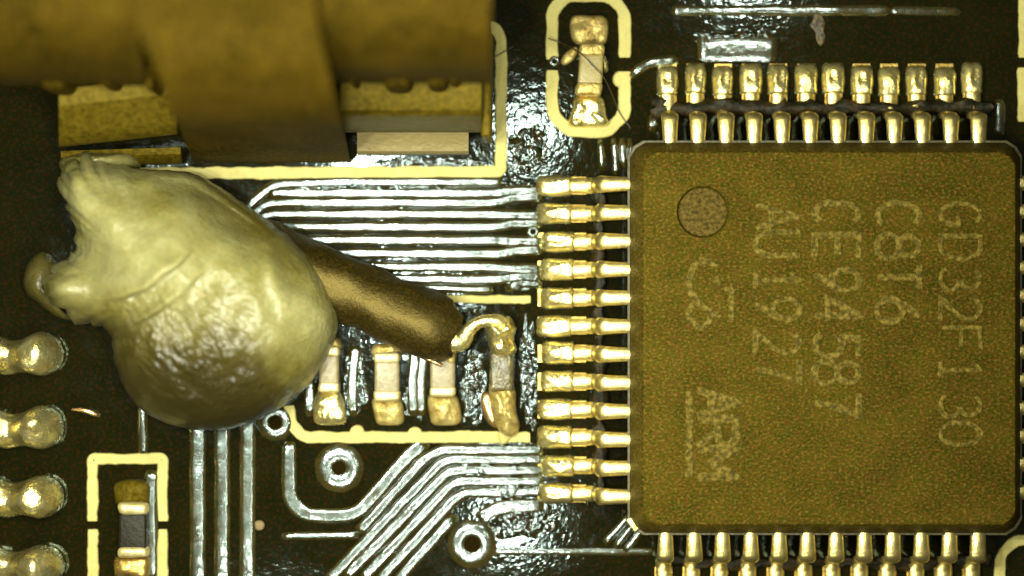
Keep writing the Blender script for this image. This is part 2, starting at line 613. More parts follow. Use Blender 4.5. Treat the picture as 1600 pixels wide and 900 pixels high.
def via(x, y, r0, r1, lift=0.05):
    c = Vector(W(x, y)[:2])
    prof = [(r0 * 1.22, -0.004), (r0 * 1.1, 0.018), (r0, lift * 0.75), (r0 * 0.86, lift), (r0 * 0.6, lift * 1.1), (r1 * 1.2, lift), (r1 * 1.03, lift * 0.8), (r1, 0.012)]
    V, F = [], []
    n = 36
    for r, z in prof:
        for i in range(n):
            a = i * math.tau / n
            rr = r / 100 * (1 + 0.035 * noise.noise(Vector((math.cos(a) * 2, math.sin(a) * 2, x))))
            V.append((c.x + rr * math.cos(a), c.y + rr * math.sin(a), z))
    for k in range(len(prof) - 1):
        for i in range(n):
            j = (i + 1) % n
            F.append((k * n + i, k * n + j, (k + 1) * n + j, (k + 1) * n + i))
    o = mk('via', V, F, M['trace'], board, 'all')
    Vh = [(c.x, c.y, 0.006)] + [(c.x + r1 * 1.02 / 100 * math.cos(i * math.tau / n), c.y + r1 * 1.02 / 100 * math.sin(i * math.tau / n), 0.012) for i in range(n)]
    mk('hole', Vh, [(0, 1 + i, 1 + (i + 1) % n) for i in range(n)], M['hole'], o, True)


via(530, 731, 32, 10)
via(738, 850, 32, 12)
via(430, 660, 24, 10)
via(833, 362, 9, 3.5)
via(866, 96, 8, 3)

# spattered flux on the board
def crackle(outline, hgt=0.02, amp=0.022, freq=7, seed=0):
    return blob('flux_and_shade', outline, 0.001, hgt, M['flux_dark'], board, 70, 22, amp, freq, power=0.5, waist=0.02, seed=seed)


for q, (x0, y0, x1, y1) in enumerate([(718, 545, 762, 665), (812, 480, 842, 672), (628, 575, 668, 660), (532, 555, 578, 655), (786, 424, 842, 458),
                                      (730, 690, 846, 700), (716, 706, 842, 748), (760, 752, 846, 786), (762, 790, 868, 842), (796, 190, 858, 272),
                                      (700, 470, 760, 492), (1085, 48, 1215, 62), (560, 246, 760, 262), (420, 276, 700, 300)]):
    n_ = 10
    pts_ = []
    for i in range(n_ * 2):
        a = i / n_ / 2 * math.tau
        ca, sa = math.cos(a), math.sin(a)
        pw = 0.7
        rr = R.uniform(0.66, 1.12)
        pts_.append(((x0 + x1) / 2 + rr * (x1 - x0) / 2 * math.copysign(abs(ca) ** pw, ca), (y0 + y1) / 2 + rr * (y1 - y0) / 2 * math.copysign(abs(sa) ** pw, sa)))
    crackle(pts_, seed=q * 3.3)

# printed outlines
silk([(215, 271), (783, 268), (783, 62), (774, 43), (752, 44)], 19, r=0.08, seed=1)
silk([(863, 93), (863, 18), (886, -7), (953, -7), (976, 18), (976, 90)], 20, seed=2)
silk([(863, 110), (863, 178), (890, 205), (950, 205), (976, 178), (976, 112)], 20, seed=3, bumps=[(970, 124, 13)])
silk([(452, 634), (454, 662), (474, 683), (828, 683)], 18, seed=4, bumps=[(558, 676, 12), (648, 679, 12)])
silk([(672, 462), (700, 468), (829, 467)], 13, seed=5)
silk([(145, 814), (145, 717), (254, 717), (254, 814)], 17, seed=6, r=0.04)
silk([(145, 827), (145, 910)], 17, seed=7)
silk([(254, 827), (254, 910)], 17, seed=8)
silk([(1600, -8), (1600, 90)], 17, seed=9)
silk([(1600, 106), (1600, 190)], 20, seed=10)
silk([(1563, 908), (1563, 868), (1586, 845), (1612, 843)], 17, seed=11)


# ------------------------------------------------------------------ the chip
CX, CY = 4.81, -0.765
HB, HT = 3.03, 2.80                     # half size at the parting line and at the top
ZP, ZT, ZB = 0.62, 1.2, 0.09
chip = thing('microcontroller_chip', (CX, CY, 0),
             'large square black chip with faint laser markings and rows of shiny leads', 'chip')


def chip_ring(h, z, ch):
    p = []
    for sx, sy in ((1, 1), (-1, 1), (-1, -1), (1, -1)):
        a = (sx * h, sy * (h - ch))
        b = (sx * (h - ch), sy * h)
        first, second = (a, b) if sx * sy > 0 else (b, a)
        for q in (first, ((first[0] + second[0]) / 2 + sx * ch * 0.12, (first[1] + second[1]) / 2 + sy * ch * 0.12), second):
            p.append((CX + q[0], CY + q[1], z))
    return p


bm = bmesh.new()
rings = [chip_ring(HB - 0.16, ZB, 0.26), chip_ring(HB - 0.03, ZP - 0.035, 0.24), chip_ring(HB - 0.03, ZP + 0.035, 0.24),
         chip_ring(HT + 0.045, ZT - 0.05, 0.2), chip_ring(HT + 0.015, ZT - 0.012, 0.19), chip_ring(HT - 0.03, ZT, 0.18)]
RV = [[bm.verts.new(p) for p in r] for r in rings]
for a, b in zip(RV, RV[1:]):
    for i in range(12):
        bm.faces.new((a[i], a[(i + 1) % 12], b[(i + 1) % 12], b[i]))
bm.faces.new(RV[0][::-1])
dc = Vector(W(1098, 331, ZT))
DR = 0.395
circ = [bm.verts.new((dc.x + DR * math.cos(i * math.tau / 40), dc.y + DR * math.sin(i * math.tau / 40), ZT)) for i in range(40)]
edges = [bm.edges.get((RV[-1][i], RV[-1][(i + 1) % 12])) for i in range(12)]
edges += [bm.edges.new((circ[i], circ[(i + 1) % 40])) for i in range(40)]
bmesh.ops.triangle_fill(bm, edges=edges, use_beauty=True, normal=(0, 0, 1))
low = [bm.verts.new((dc.x + (DR - 0.03) * math.cos(i * math.tau / 40), dc.y + (DR - 0.03) * math.sin(i * math.tau / 40), ZT - 0.09)) for i in range(40)]
for i in range(40):
    bm.faces.new((circ[i], circ[(i + 1) % 40], low[(i + 1) % 40], low[i]))
bm.verts.index_update()
body = mk('body', [tuple(v.co) for v in bm.verts], [tuple(v.index for v in f.verts) for f in bm.faces], M['epoxy'], chip, 30)
bm.free()
mk('pin_one_dimple', [(dc.x, dc.y, ZT - 0.07)] +
   [(dc.x + (DR - 0.028) * math.cos(i * math.tau / 40), dc.y + (DR - 0.028) * math.sin(i * math.tau / 40), ZT - 0.085) for i in range(40)],
   [(0, 1 + i, 1 + (i + 1) % 40) for i in range(40)], M['dimple'], body, 'all')
# thin mould flash along the parting line
fl = [chip_ring(HB, ZP - 0.03, 0.24), chip_ring(HB + 0.008, ZP, 0.24), chip_ring(HB, ZP + 0.03, 0.24),
      chip_ring(HB - 0.07, ZP + 0.03, 0.24), chip_ring(HB - 0.07, ZP - 0.03, 0.24)]
V = [p for r in fl for p in r]
F = [(a * 12 + i, a * 12 + (i + 1) % 12, ((a + 1) % 5) * 12 + (i + 1) % 12, ((a + 1) % 5) * 12 + i) for a in range(5) for i in range(12)]
mk('parting_line', V, F, M['flange'], body, 30)
# tie bar stub at the lower left corner
tb = Vector((CX - HB + 0.10, CY - HB + 0.10))
slab('tie_bar', [(977, 812), (990, 806), (1004, 822), (992, 834)], ZP - 0.05, ZP + 0.06, M['lead'], chip, 0.03)


def lead_mesh(seed):
    """Gull-wing lead reaching along -X from the parting line."""
    rnd = random.Random(seed)
    path = [(0.06, 0.60), (-0.10, 0.605), (-0.34, 0.60), (-0.41, 0.575), (-0.445, 0.49), (-0.46, 0.32), (-0.475, 0.17), (-0.53, 0.095), (-0.65, 0.08), (-0.85, 0.075), (-1.0, 0.07)]
    th = 0.055
    w = 0.120
    V, F = [], []
    n = len(path)
    for i, (x, z) in enumerate(path):
        a, b = path[max(i - 1, 0)], path[min(i + 1, n - 1)]
        t = Vector((b[0] - a[0], b[1] - a[1])).normalized()
        nx, nz = t.y, -t.x           # upward normal for a path running to -X
        if nz < 0:
            nx, nz = -nx, -nz
        ww = w * (0.94, 0.94, 1.06, 1.12, 1.08, 0.98, 0.92, 1.0, 1.0, 1.0, 1.0, 1.0)[i] * (1 + 0.03 * rnd.uniform(-1, 1))
        ch = 0.03
        sec = [(-ww, -th), (-ww, th - ch * 1.3), (-ww * 0.72, th - 0.008), (0, th + 0.016), (ww * 0.72, th - 0.008), (ww, th - ch * 1.3), (ww, -th)]
        for y, h in sec:
            V.append((x + nx * h, y, z + nz * h))
    k = 7
    for i in range(n - 1):
        for j in range(k):
            j2 = (j + 1) % k
            F.append((i * k + j, i * k + j2, (i + 1) * k + j2, (i + 1) * k + j))
    F.append(tuple(range(k)))
    F.append(tuple((n - 1) * k + j for j in range(k)))
    return V, F


def fillet_mesh(seed):
    """Solder drawn out over the pad in front of the toe."""
    rnd = random.Random(seed)
    nx, ny = 14, 10
    V, F = [], []
    for i in range(nx + 1):
        u = i / nx
        x = -0.84 - 0.52 * u
        half = 0.172 * (1 - max(0, (u - 0.86) / 0.14) ** 2 * 0.35) * (1 + 0.03 * math.sin(u * 9 + seed))
        for j in range(ny + 1):
            v = j / ny * 2 - 1
            dome = (1 - abs(v) ** 2.6) ** 0.5
            ridge = 0.155 * (1 - u) ** 0.8 + 0.085 * u ** 0.5 * (1 - max(0, (u - 0.75) / 0.25) ** 2)
            z = 0.012 + ridge * dome * (1 + 0.22 * noise.noise(Vector((x * 5, v * 2, seed * 2.3))))
            if u >= 1:
                z = 0.012
            V.append((x, v * half, z))
    for i in range(nx):
        for j in range(ny):
            a = i * (ny + 1) + j
            F.append((a, a + 1, a + ny + 2, a + ny + 1))
    F.append(tuple(j for j in range(ny + 1)))
    return V, F


def pad_mesh():
    V = []
    for z, g in ((0.0, 0.0), (0.010, 0.006)):
        for x, y in ((-0.62 - g, -0.14 + g), (-1.38 + g, -0.14 + g), (-1.38 + g, 0.14 - g), (-0.62 - g, 0.14 - g)):
            V.append((x, y, z))
    return V, [(4, 5, 6, 7), (0, 1, 5, 4), (1, 2, 6, 5), (2, 3, 7, 6), (3, 0, 4, 7)]


lead_me, fil_me = [], []
for s in range(4):
    for store, fn, mm, nm in ((lead_me, lead_mesh, 'lead', 'lead'), (fil_me, fillet_mesh, 'solder', 'solder_fillet')):
        o = mk(nm, *fn(s + 1), M[mm], None, 48 if nm == 'lead' else 'all')
        store.append(o.data)
        bpy.data.objects.remove(o)
o = mk('pad', *pad_mesh(), M['pad'], None, False)
pad_me = o.data
bpy.data.objects.remove(o)
PITCH = 0.432
for side in range(4):                       # left, bottom, right, top
    ang = side * math.pi / 2
    rot = Matrix.Rotation(ang, 4, 'Z')
    for i in range(12):
        t = (i - 5.5) * PITCH * (1.012 if side < 2 else 1.0) + (0.04, 0.04, 0.0, 0.0)[side] * (-1 if side == 0 else 1)
        p = rot @ Vector((-HB, t, 0))
        k = R.randrange(4)
        ld = bpy.data.objects.new('lead', lead_me[k])
        COL.objects.link(ld)
        ld.parent = chip
        ld.location = p
        ld.rotation_euler = (0, 0, ang + R.uniform(-0.012, 0.012))
        ld.scale = (1 if side == 0 else 0.9, 1, 1)
        fi = bpy.data.objects.new('solder_fillet', fil_me[R.randrange(4)])
        COL.objects.link(fi)
        fi.parent = ld
        fi.scale = (R.uniform(0.97, 1.03), R.uniform(0.93, 1.04), R.uniform(0.85, 1.2))
        pd = bpy.data.objects.new('pad', pad_me)
        COL.objects.link(pd)
        pd.parent = board
        pd.location = p + Vector((CX, CY, 0.002))
        pd.rotation_euler = (0, 0, ang)
        pd.scale = (1 if side == 0 else 0.9, 1, 1)

for nm_, q in (('top', [(1022, 158), (1280, 157), (1545, 159), (1548, 182), (1280, 181), (1020, 182)]),  # dark flux-like strips added as the shade behind the lead shoulders
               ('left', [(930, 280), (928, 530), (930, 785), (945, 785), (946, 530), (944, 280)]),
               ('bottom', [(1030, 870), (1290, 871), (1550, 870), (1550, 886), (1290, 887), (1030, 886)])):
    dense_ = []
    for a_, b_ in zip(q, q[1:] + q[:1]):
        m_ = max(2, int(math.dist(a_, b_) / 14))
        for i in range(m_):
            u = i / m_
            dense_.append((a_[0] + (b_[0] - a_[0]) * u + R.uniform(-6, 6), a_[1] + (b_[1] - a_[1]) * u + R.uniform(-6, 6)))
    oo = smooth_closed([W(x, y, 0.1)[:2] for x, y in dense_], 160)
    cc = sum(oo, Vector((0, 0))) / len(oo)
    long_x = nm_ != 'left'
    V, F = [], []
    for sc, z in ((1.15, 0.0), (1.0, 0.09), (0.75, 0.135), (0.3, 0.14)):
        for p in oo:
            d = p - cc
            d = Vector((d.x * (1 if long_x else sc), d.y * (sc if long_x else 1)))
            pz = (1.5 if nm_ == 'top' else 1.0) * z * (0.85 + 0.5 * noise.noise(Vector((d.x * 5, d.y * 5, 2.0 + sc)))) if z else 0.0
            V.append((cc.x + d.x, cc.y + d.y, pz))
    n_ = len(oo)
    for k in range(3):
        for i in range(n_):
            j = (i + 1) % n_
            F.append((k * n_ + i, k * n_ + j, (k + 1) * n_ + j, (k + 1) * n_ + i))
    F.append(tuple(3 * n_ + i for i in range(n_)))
    mk('flux_and_shade', V, F, M['heel_shade'], board, 60)

# ---- laser markings, written down the chip
def arc(cx, cy, rx, ry, a0, a1, n=14):
    return [(cx + rx * math.cos(math.radians(a0 + (a1 - a0) * i / n)), cy + ry * math.sin(math.radians(a0 + (a1 - a0) * i / n))) for i in range(n + 1)]


GL = {
    'G': [arc(.5, .5, .48, .5, 50, 345, 20) + [(.97, .45), (.55, .45)]],
    'D': [[(0, 0), (0, 1), (.5, 1)] + arc(.5, .5, .48, .5, 90, -90, 14) + [(0, 0)]],
    '3': [arc(.45, .74, .45, .26, 150, -80, 12) + arc(.45, .25, .5, .25, 80, -150, 12)],
    '2': [arc(.48, .72, .46, .28, 160, -10, 10) + [(.8, .48), (0, 0), (1, 0)]],
    'F': [[(0, 0), (0, 1), (.95, 1)], [(0, .53), (.8, .53)]],
    '1': [[(.15, .8), (.5, 1), (.5, 0)], [(.15, 0), (.85, 0)]],
    '0': [arc(.5, .5, .48, .5, 0, 360, 22)],
    'C': [arc(.5, .5, .5, .5, 48, 312, 20)],
    '8': [arc(.5, .76, .4, .24, 0, 360, 16), arc(.5, .26, .5, .27, 0, 360, 18)],
    'T': [[(0, 1), (1, 1)], [(.5, 1), (.5, 0)]],
    '6': [[(.75, 1), (.25, .62)] + arc(.5, .3, .46, .31, 150, 510, 20)],
    'E': [[(1, 1), (0, 1), (0, 0), (1, 0)], [(0, .53), (.85, .53)]],
    '9': [[(.25, 0), (.75, .38)] + arc(.5, .7, .46, .31, -30, 330, 20)],
    '4': [[(.75, 0), (.75, 1), (0, .3), (1, .3)]],
    '5': [[(.95, 1), (.15, 1), (.1, .58)] + arc(.45, .32, .5, .32, 110, -150, 14)],
    '7': [[(0, 1), (1, 1), (.6, .5), (.4, 0)]],
    'A': [[(0, 0), (.5, 1), (1, 0)], [(.2, .36), (.8, .36)]],
    'U': [[(0, 1), (0, .35)] + arc(.5, .35, .5, .35, 180, 360, 12) + [(1, 1)]],
    'R': [[(0, 0), (0, 1), (.6, 1)] + arc(.6, .76, .36, .24, 90, -90, 10) + [(0, .52)], [(.45, .52), (1, 0)]],
    'M': [[(0, 0), (0, 1), (.5, .35), (1, 1), (1, 0)]],
}


def stroke_mesh(polys, w, seed=0):
    V, F = [], []
    for kk, pts in enumerate(polys):
        prof = [(-w, -0.006), (-w * 0.7, 0.006), (w * 0.7, 0.006), (w, -0.006)]
        v, f = sweep2d(pts, prof, ZT + 0.002 * (kk % 3), jitter=0.02, step=0.04, ends=0.9, seed=seed, climb=0.012)
        f = f[:-2]
        b = len(V)
        V += v
        F += [tuple(i + b for i in q) for q in f]
        seed += 1.7
    return V, F


def lettering(text, x0, x1, starts, width, w=0.048):
    polys = []
    for ch, y in zip(text, starts):
        for st in GL[ch]:
            polys.append([W(x0 + v * (x1 - x0), y + u * width, ZT)[:2] for u, v in st])
    V, F = stroke_mesh(polys, w, x0)
    return mk('marking', V, F, M['marking'], body, 30)


lettering('GD32F130', 1470, 1532, [317, 369, 419, 465, 512, 560, 617, 660], 36, 0.04)
lettering('C8T6', 1371, 1437, [317, 366, 414, 466], 38, 0.052)
lettering('CE94587', 1273, 1342, [316, 367, 419, 466, 522, 564, 614], 36, 0.055)
lettering('AU1927', 1181, 1250, [320, 363, 420, 465, 518, 562], 36, 0.048)
lettering('ARM', 1090, 1150, [608, 655, 702], 43, 0.065)
V, F = stroke_mesh([[W(1077, 610, ZT)[:2], W(1077, 745, ZT)[:2]]], 0.058, 3)
mk('marking', V, F, M['marking'], body, 30)
logo = [[(1120, 418), (1104, 405), (1086, 412), (1076, 434), (1078, 455), (1092, 474), (1112, 488), (1126, 494)],
        [(1092, 474), (1080, 478), (1076, 492), (1084, 508), (1098, 515), (1108, 504), (1110, 488)],
        [(1118, 432), (1122, 446)], [(1132, 452), (1146, 452)], [(1143, 452), (1143, 500)]]
V, F = stroke_mesh([rounded_poly([W(x, y, ZT)[:2] for x, y in q], 0.1) for q in logo], 0.052, 8)
mk('marking', V, F, M['marking'], body, 30)

# ------------------------------------------------------------------ small parts
def part_at(name, x, y, label, cat, group=None):
    return thing(name, W(x, y), label, cat, group)


# capacitor in the printed frame at the top
t = part_at('chip_capacitor', 922, 110, 'small tan capacitor with a hair across it inside the printed frame at the top', 'capacitor')
blob('solder', [(893, 26), (920, 24), (948, 28), (949, 62), (938, 72), (905, 70), (892, 58)], 0.004, 0.14, M['dull_solder'], t, 30, 6, 0.06, 3, power=0.35)
blob('solder', [(898, 150), (918, 147), (942, 152), (948, 180), (950, 196), (920, 199), (889, 196), (893, 172)], 0.004, 0.24, M['solder'], t, 30, 7, 0.09, 3, power=0.5)
slab('ceramic_body', [(906, 84), (944, 84), (941, 132), (903, 132)], 0.06, 0.46, M['ceramic'], t, 0.05)
slab('end_cap', [(906, 66), (945, 68), (944, 88), (905, 87)], 0.05, 0.475, M['dull_solder'], t, 0.07, 0.02)
slab('end_cap', [(902, 126), (942, 127), (940, 150), (899, 148)], 0.05, 0.48, M['dull_solder'], t, 0.08, 0.02)
blob('flux_and_shade', [(876, 96), (884, 82), (900, 72), (904, 80), (896, 94), (882, 102)], 0.003, 0.08, M['dull_solder'], t, 20, 5, 0.03, 4)
blob('flux_and_shade', [(942, 84), (948, 92), (950, 110), (944, 114), (940, 100)], 0.003, 0.12, M['solder'], t, 16, 5, 0.03, 4)

# three capacitors in a row over the printed line
specs = [(511, 'small pale capacitor half hidden beside the glue lump, brightly soldered', (497, 530), 541, 614, 'solder', (489, 542), 'pale_ceramic'),
         (604, 'small pale capacitor standing free between glue lump and wire end', (584, 625), 551, 627, 'dull_solder', (585, 632), 'pale_ceramic'),
         (691, 'small pale capacitor tucked under the cut end of the black wire', (671, 712), 546, 621, 'dull_solder', (671, 721), 'pale_ceramic')]
for cx, lab, (a, b), y0, y1, sm, (sa, sb), cm in specs:
    t = part_at('chip_capacitor', cx, 605, lab, 'capacitor', 'small capacitors in a row under the wire')
    slab('ceramic_body', [(a + 1, y0 + 13), (b - 1, y0 + 13), (b - 1, y1 - 12), (a + 1, y1 - 12)], 0.05, 0.42, M[cm], t, 0.05)
    slab('end_cap', [(a, y0), (b, y0), (b, y0 + 17), (a, y0 + 17)], 0.04, 0.44, M['cap'], t, 0.06, 0.02)
    slab('end_cap', [(a, y1 - 17), (b, y1 - 17), (b, y1), (a, y1)], 0.04, 0.44, M['cap'], t, 0.06, 0.02)
    blob('solder', [(a - 2, y1 - 3), ((a + b) / 2, y1 - 6), (b + 1, y1 - 3), (sb, 652), (sb - 5, 663), ((sa + sb) / 2, 665), (sa + 5, 663), (sa, 650)],
         0.004, 0.22, M[sm], t, 30, 7, 0.07, 3, power=0.4, seed=cx)
    blob('solder', [(a - 3, y0 + 4), (a, y0 - 12), ((a + b) / 2, y0 - 15), (b, y0 - 12), (b + 3, y0 + 4), ((a + b) / 2, y0 + 6)],
         0.004, 0.16, M['dull_solder'], t, 24, 5, 0.04, 3, power=0.4, seed=cx + 3)

# the part the wire is soldered to
t = part_at('chip_resistor', 785, 600, 'flux stained grey resistor with the bare wire soldered to its upper end', 'resistor')
slab('ceramic_body', [(766, 545), (803, 545), (802, 612), (765, 612)], 0.05, 0.42, M['dark_ceramic'], t, 0.06, 0.03)
blob('solder', [(756, 506), (768, 492), (782, 498), (796, 494), (806, 512), (803, 530), (807, 548), (796, 558), (772, 556), (764, 540)], 0.01, 0.74, M['solder'], t, 44, 12, 0.24, 2.6, power=0.5, seed=3)
blob('solder', [(764, 607), (785, 603), (804, 608), (806, 640), (812, 668), (800, 682), (782, 676), (770, 650)], 0.006, 0.42, M['dull_solder'], t, 36, 9, 0.16, 3, power=0.55, seed=8)
blob('flux_and_shade', [(752, 618), (764, 612), (772, 640), (778, 668), (766, 664), (754, 645)], 0.003, 0.12, M['copper'], t, 24, 5, 0.06, 4, seed=5)
blob('solder', [(778, 676), (790, 672), (800, 680), (792, 692), (782, 694)], 0.02, 0.06, M['silk'], t, 16, 4, 0.03, 4, seed=6)

# resistor in the printed bracket at the lower left
t = part_at('chip_resistor', 207, 830, 'dark chip resistor inside the printed bracket at the lower left', 'resistor')
blob('solder', [(178, 756), (205, 749), (232, 755), (233, 778), (228, 790), (184, 790), (179, 776)], 0.004, 0.22, M['tab'], t, 28, 6, 0.06, 3, power=0.4, seed=2)
slab('end_cap', [(182, 786), (230, 786), (229, 806), (184, 806)], 0.04, 0.40, M['cap'], t, 0.09, 0.02)
slab('resistor_body', [(185, 803), (228, 803), (228, 858), (185, 858)], 0.05, 0.36, M['resistor'], t, 0.05)
slab('end_cap', [(184, 855), (229, 855), (231, 872), (182, 872)], 0.04, 0.40, M['cap'], t, 0.09, 0.02)
blob('solder', [(180, 870), (207, 867), (232, 870), (234, 895), (228, 905), (184, 905), (178, 893)], 0.004, 0.24, M['pad'], t, 28, 6, 0.06, 3, power=0.4, seed=4)

# solder joints along the left edge
JL = ['top solder joint of the column on the left edge, above the copper sliver',
      'rounded solder joint on the left edge with the copper sliver beside it',
      'rounded solder joint on the left edge beside the printed bracket',
      'lowest solder joint on the left edge, cut by the bottom of the picture']
for i, y in enumerate((554, 669, 777, 885)):
    dx = (0, -1, 0, 2)[i]
    o = blob('solder_joint', [(-42, y - 14), (-14, y - 30), (12, y - 22), (34, y - 24), (62, y - 36 + i), (88, y - 26), (99 + dx, y - 4), (92, y + 20), (66, y + 33),
                              (36, y + 28), (8, y + 32), (-20, y + 24), (-40, y + 8)], 0.0, 0.62, M['solder'], None, 56, 12, 0.12, 1.6, power=0.6,
             waist=0.08, seed=i * 4.4, fn=lambda x, yy, r, i=i: 0.16 * math.exp(-((x + 7.35) ** 2) / 0.10) - 0.13 * math.exp(-((x + 7.78) ** 2) / 0.02))
    tag(o, JL[i], 'solder joint', 'solder joints along the left edge')

# ------------------------------------------------------------------ wire and glue
wire = thing('cut_wire', W(640, 480), 'thick black insulated wire with a bare end, slanting out of the glue lump', 'wire')
a0, a1 = Vector(W(380, 384, 0.5)), Vector(W(712, 527, 0.62))
pts, rad = [], []
n = 26
for i in range(n + 1):
    u = i / n
    p = a0.lerp(a1, u) + Vector((0, 0, -0.05 * math.sin(u * math.pi)))
    pts.append(p)
    rad.append(0.515 * (1 + 0.02 * math.sin(u * 9)) * ((0.66, 0.86, 0.95)[n - i] if n - i < 3 else 1))
ins = tube('insulation', pts, rad, M['insulation'], wire, 28)
me = ins.data
for v in me.vertices:                         # ragged, slightly slanting cut
    w = v.co + Vector(wire.location)
    u = (w - a0).dot((a1 - a0).normalized()) / (a1 - a0).length
    if u > 0.93:
        v.co += (a1 - a0).normalized() * (0.10 * noise.noise(w * 5) + 0.16 * (w.y - a1.y) * -0.6)
con = [W(690, 528, 0.62), W(718, 532, 0.62), W(732, 516, 0.64), (W(748, 504, 0.66)), W(768, 501, 0.66), W(782, 506, 0.6), W(787, 524, 0.55), W(789, 545, 0.50)]
tube('bare_conductor', con, [0.2, 0.18, 0.12, 0.09, 0.10, 0.13, 0.12, 0.08], M['solder'], wire, 14, 5)
for v in wire.children[-1].data.vertices:
    q = v.co * 3.2
    v.co += 0.05 * Vector((noise.noise(q), noise.noise(q + Vector((7, 1, 3))), noise.noise(q + Vector((2, 9, 4)))))
tube('bare_conductor', [W(696, 545, 0.55), W(702, 553, 0.46), W(706, 566, 0.45)], [0.10, 0.10, 0.05], M['dull_solder'], wire, 10, 4)
tube('burr', [W(636, 541, 0.75), W(660, 556, 0.66), W(690, 571, 0.60)], [0.012, 0.045, 0.03], M['copper'], wire, 8, 5)

# glue lump
OUT = [(94, 262), (112, 250), (150, 246), (212, 262), (290, 268), (332, 286), (400, 332), (462, 378), (500, 425), (521, 470), (527, 496), (518, 540), (484, 598),
       (436, 638), (378, 666), (312, 673), (244, 656), (204, 622), (180, 566), (173, 522), (142, 507), (106, 496), (80, 478), (64, 450), (72, 430), (98, 412),
       (122, 396), (119, 352), (101, 312), (92, 284)]


def sig(t):
    return 1 / (1 + math.exp(max(-60, min(60, t))))


def glue_fn(x, y, r):
    X, Y = x * 100 + 800, 450 - y * 100         # a handy frame in hundredths
    Xs, Ys = 800 + (X - 800) * 1.05, 450 + (Y - 450) * 1.05
    z = 0.0
    # two folds of the upper skin, each ending in a curved lip
    for cx0, cy0, span, rise, amp_, tail in ((160, 470, 145, 76, 0.20, 55), (160, 514, 160, 84, 0.13, 40)):
        u = (Xs - cx0) / span
        yc = cy0 - rise * max(0.0, u) ** 2.1 + 5 * noise.noise(Vector((Xs * 0.04, cy0, 1.0)))
        sd = yc - Ys
        win = sig(-u * 14 + 1.5) * sig((u - 0.98) * 22)
        z += amp_ * sig(-sd / 1.6) * math.exp(-max(0.0, sd) / tail) * win
    # hollow along the upper right flank, rib beside it
    s = (Xs - 330) * 0.60 + (Ys - 330) * -0.80
    z -= 0.30 * math.exp(-((s - 10) / 34) ** 2) * math.exp(-((Xs - 340) / 110) ** 2)
    rib = Xs - (425 + 0.25 * (Ys - 420))
    z += 0.10 * math.exp(-(rib / 13) ** 2) * math.exp(-((Ys - 430) / 55) ** 2)
    # drawn streaks over the lower right
    q = (Xs - 300) * 0.70 + (Ys - 500) * 0.70
    c = (Xs - 300) * -0.70 + (Ys - 500) * 0.70
    wgt = math.exp(-((Xs - 300) / 120) ** 2 - ((Ys - 530) / 85) ** 2)
    z += wgt * 0.05 * noise.noise(Vector((c * 0.05, q * 0.018, 2.0)))
    z += wgt * 0.045 * noise.noise(Vector((c * 0.13, q * 0.05, 7.0)))
    z += wgt * 0.05 * noise.noise(Vector((c * 0.27, q * 0.11, 4.0)))
    # curled lobes at the left
    z += 0.22 * math.exp(-((Xs - 88) / 26) ** 2 - ((Ys - 452) / 20) ** 2)
    z += 0.18 * math.exp(-((Xs - 118) / 20) ** 2 - ((Ys - 285) / 28) ** 2)
    return z


def glue_rag(q):
    k = 1 / (1 + math.exp((q.x + 6.3) * 7))
    k = 0.02 + 0.16 * k
    return Vector((noise.noise(Vector((q.x * 5, q.y * 5, 1))) + 0.6 * noise.noise(Vector((q.x * 12, q.y * 12, 1))),
                   noise.noise(Vector((q.x * 5, q.y * 5, 8))) + 0.6 * noise.noise(Vector((q.x * 12, q.y * 12, 8))))) * k


g = blob('glue_lump', OUT, 0.0, 2.3, M['glue'], None, 280, 76, 0.13, 1.1, waist=0.08, power=0.42, centre=(285, 455), fn=glue_fn, seed=4, rag=glue_rag)


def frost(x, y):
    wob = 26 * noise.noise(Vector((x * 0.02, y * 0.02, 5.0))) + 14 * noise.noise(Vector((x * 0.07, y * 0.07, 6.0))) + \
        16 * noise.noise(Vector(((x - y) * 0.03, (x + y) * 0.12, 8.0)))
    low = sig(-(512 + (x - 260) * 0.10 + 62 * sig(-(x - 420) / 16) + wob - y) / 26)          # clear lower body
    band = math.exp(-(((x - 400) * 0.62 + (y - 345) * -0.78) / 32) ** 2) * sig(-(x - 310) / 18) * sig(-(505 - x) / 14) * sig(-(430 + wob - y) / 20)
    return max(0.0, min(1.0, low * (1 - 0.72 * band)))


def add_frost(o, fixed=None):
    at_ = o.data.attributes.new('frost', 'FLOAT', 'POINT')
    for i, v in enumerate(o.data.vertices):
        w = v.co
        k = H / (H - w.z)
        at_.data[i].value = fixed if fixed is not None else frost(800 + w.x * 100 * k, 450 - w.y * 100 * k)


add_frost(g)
tag(g, 'big translucent yellowish lump of hot glue holding the black wire', 'glue')
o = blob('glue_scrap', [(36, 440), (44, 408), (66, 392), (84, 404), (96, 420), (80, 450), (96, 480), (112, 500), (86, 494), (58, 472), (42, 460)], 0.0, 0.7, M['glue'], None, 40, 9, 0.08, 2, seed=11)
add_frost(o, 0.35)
tag(o, 'small brownish scrap of glue curling out at the left tip of the lump', 'glue')
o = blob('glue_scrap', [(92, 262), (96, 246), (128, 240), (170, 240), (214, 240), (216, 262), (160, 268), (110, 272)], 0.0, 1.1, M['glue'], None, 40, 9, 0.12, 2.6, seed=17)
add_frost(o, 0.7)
tag(o, 'ragged crust of glue along the upper left rim of the lump', 'glue')

# ------------------------------------------------------------------ the blurred connector
con = thing('board_connector', W(400, 150), 'tall blurred black plastic connector filling the upper left corner', 'connector')


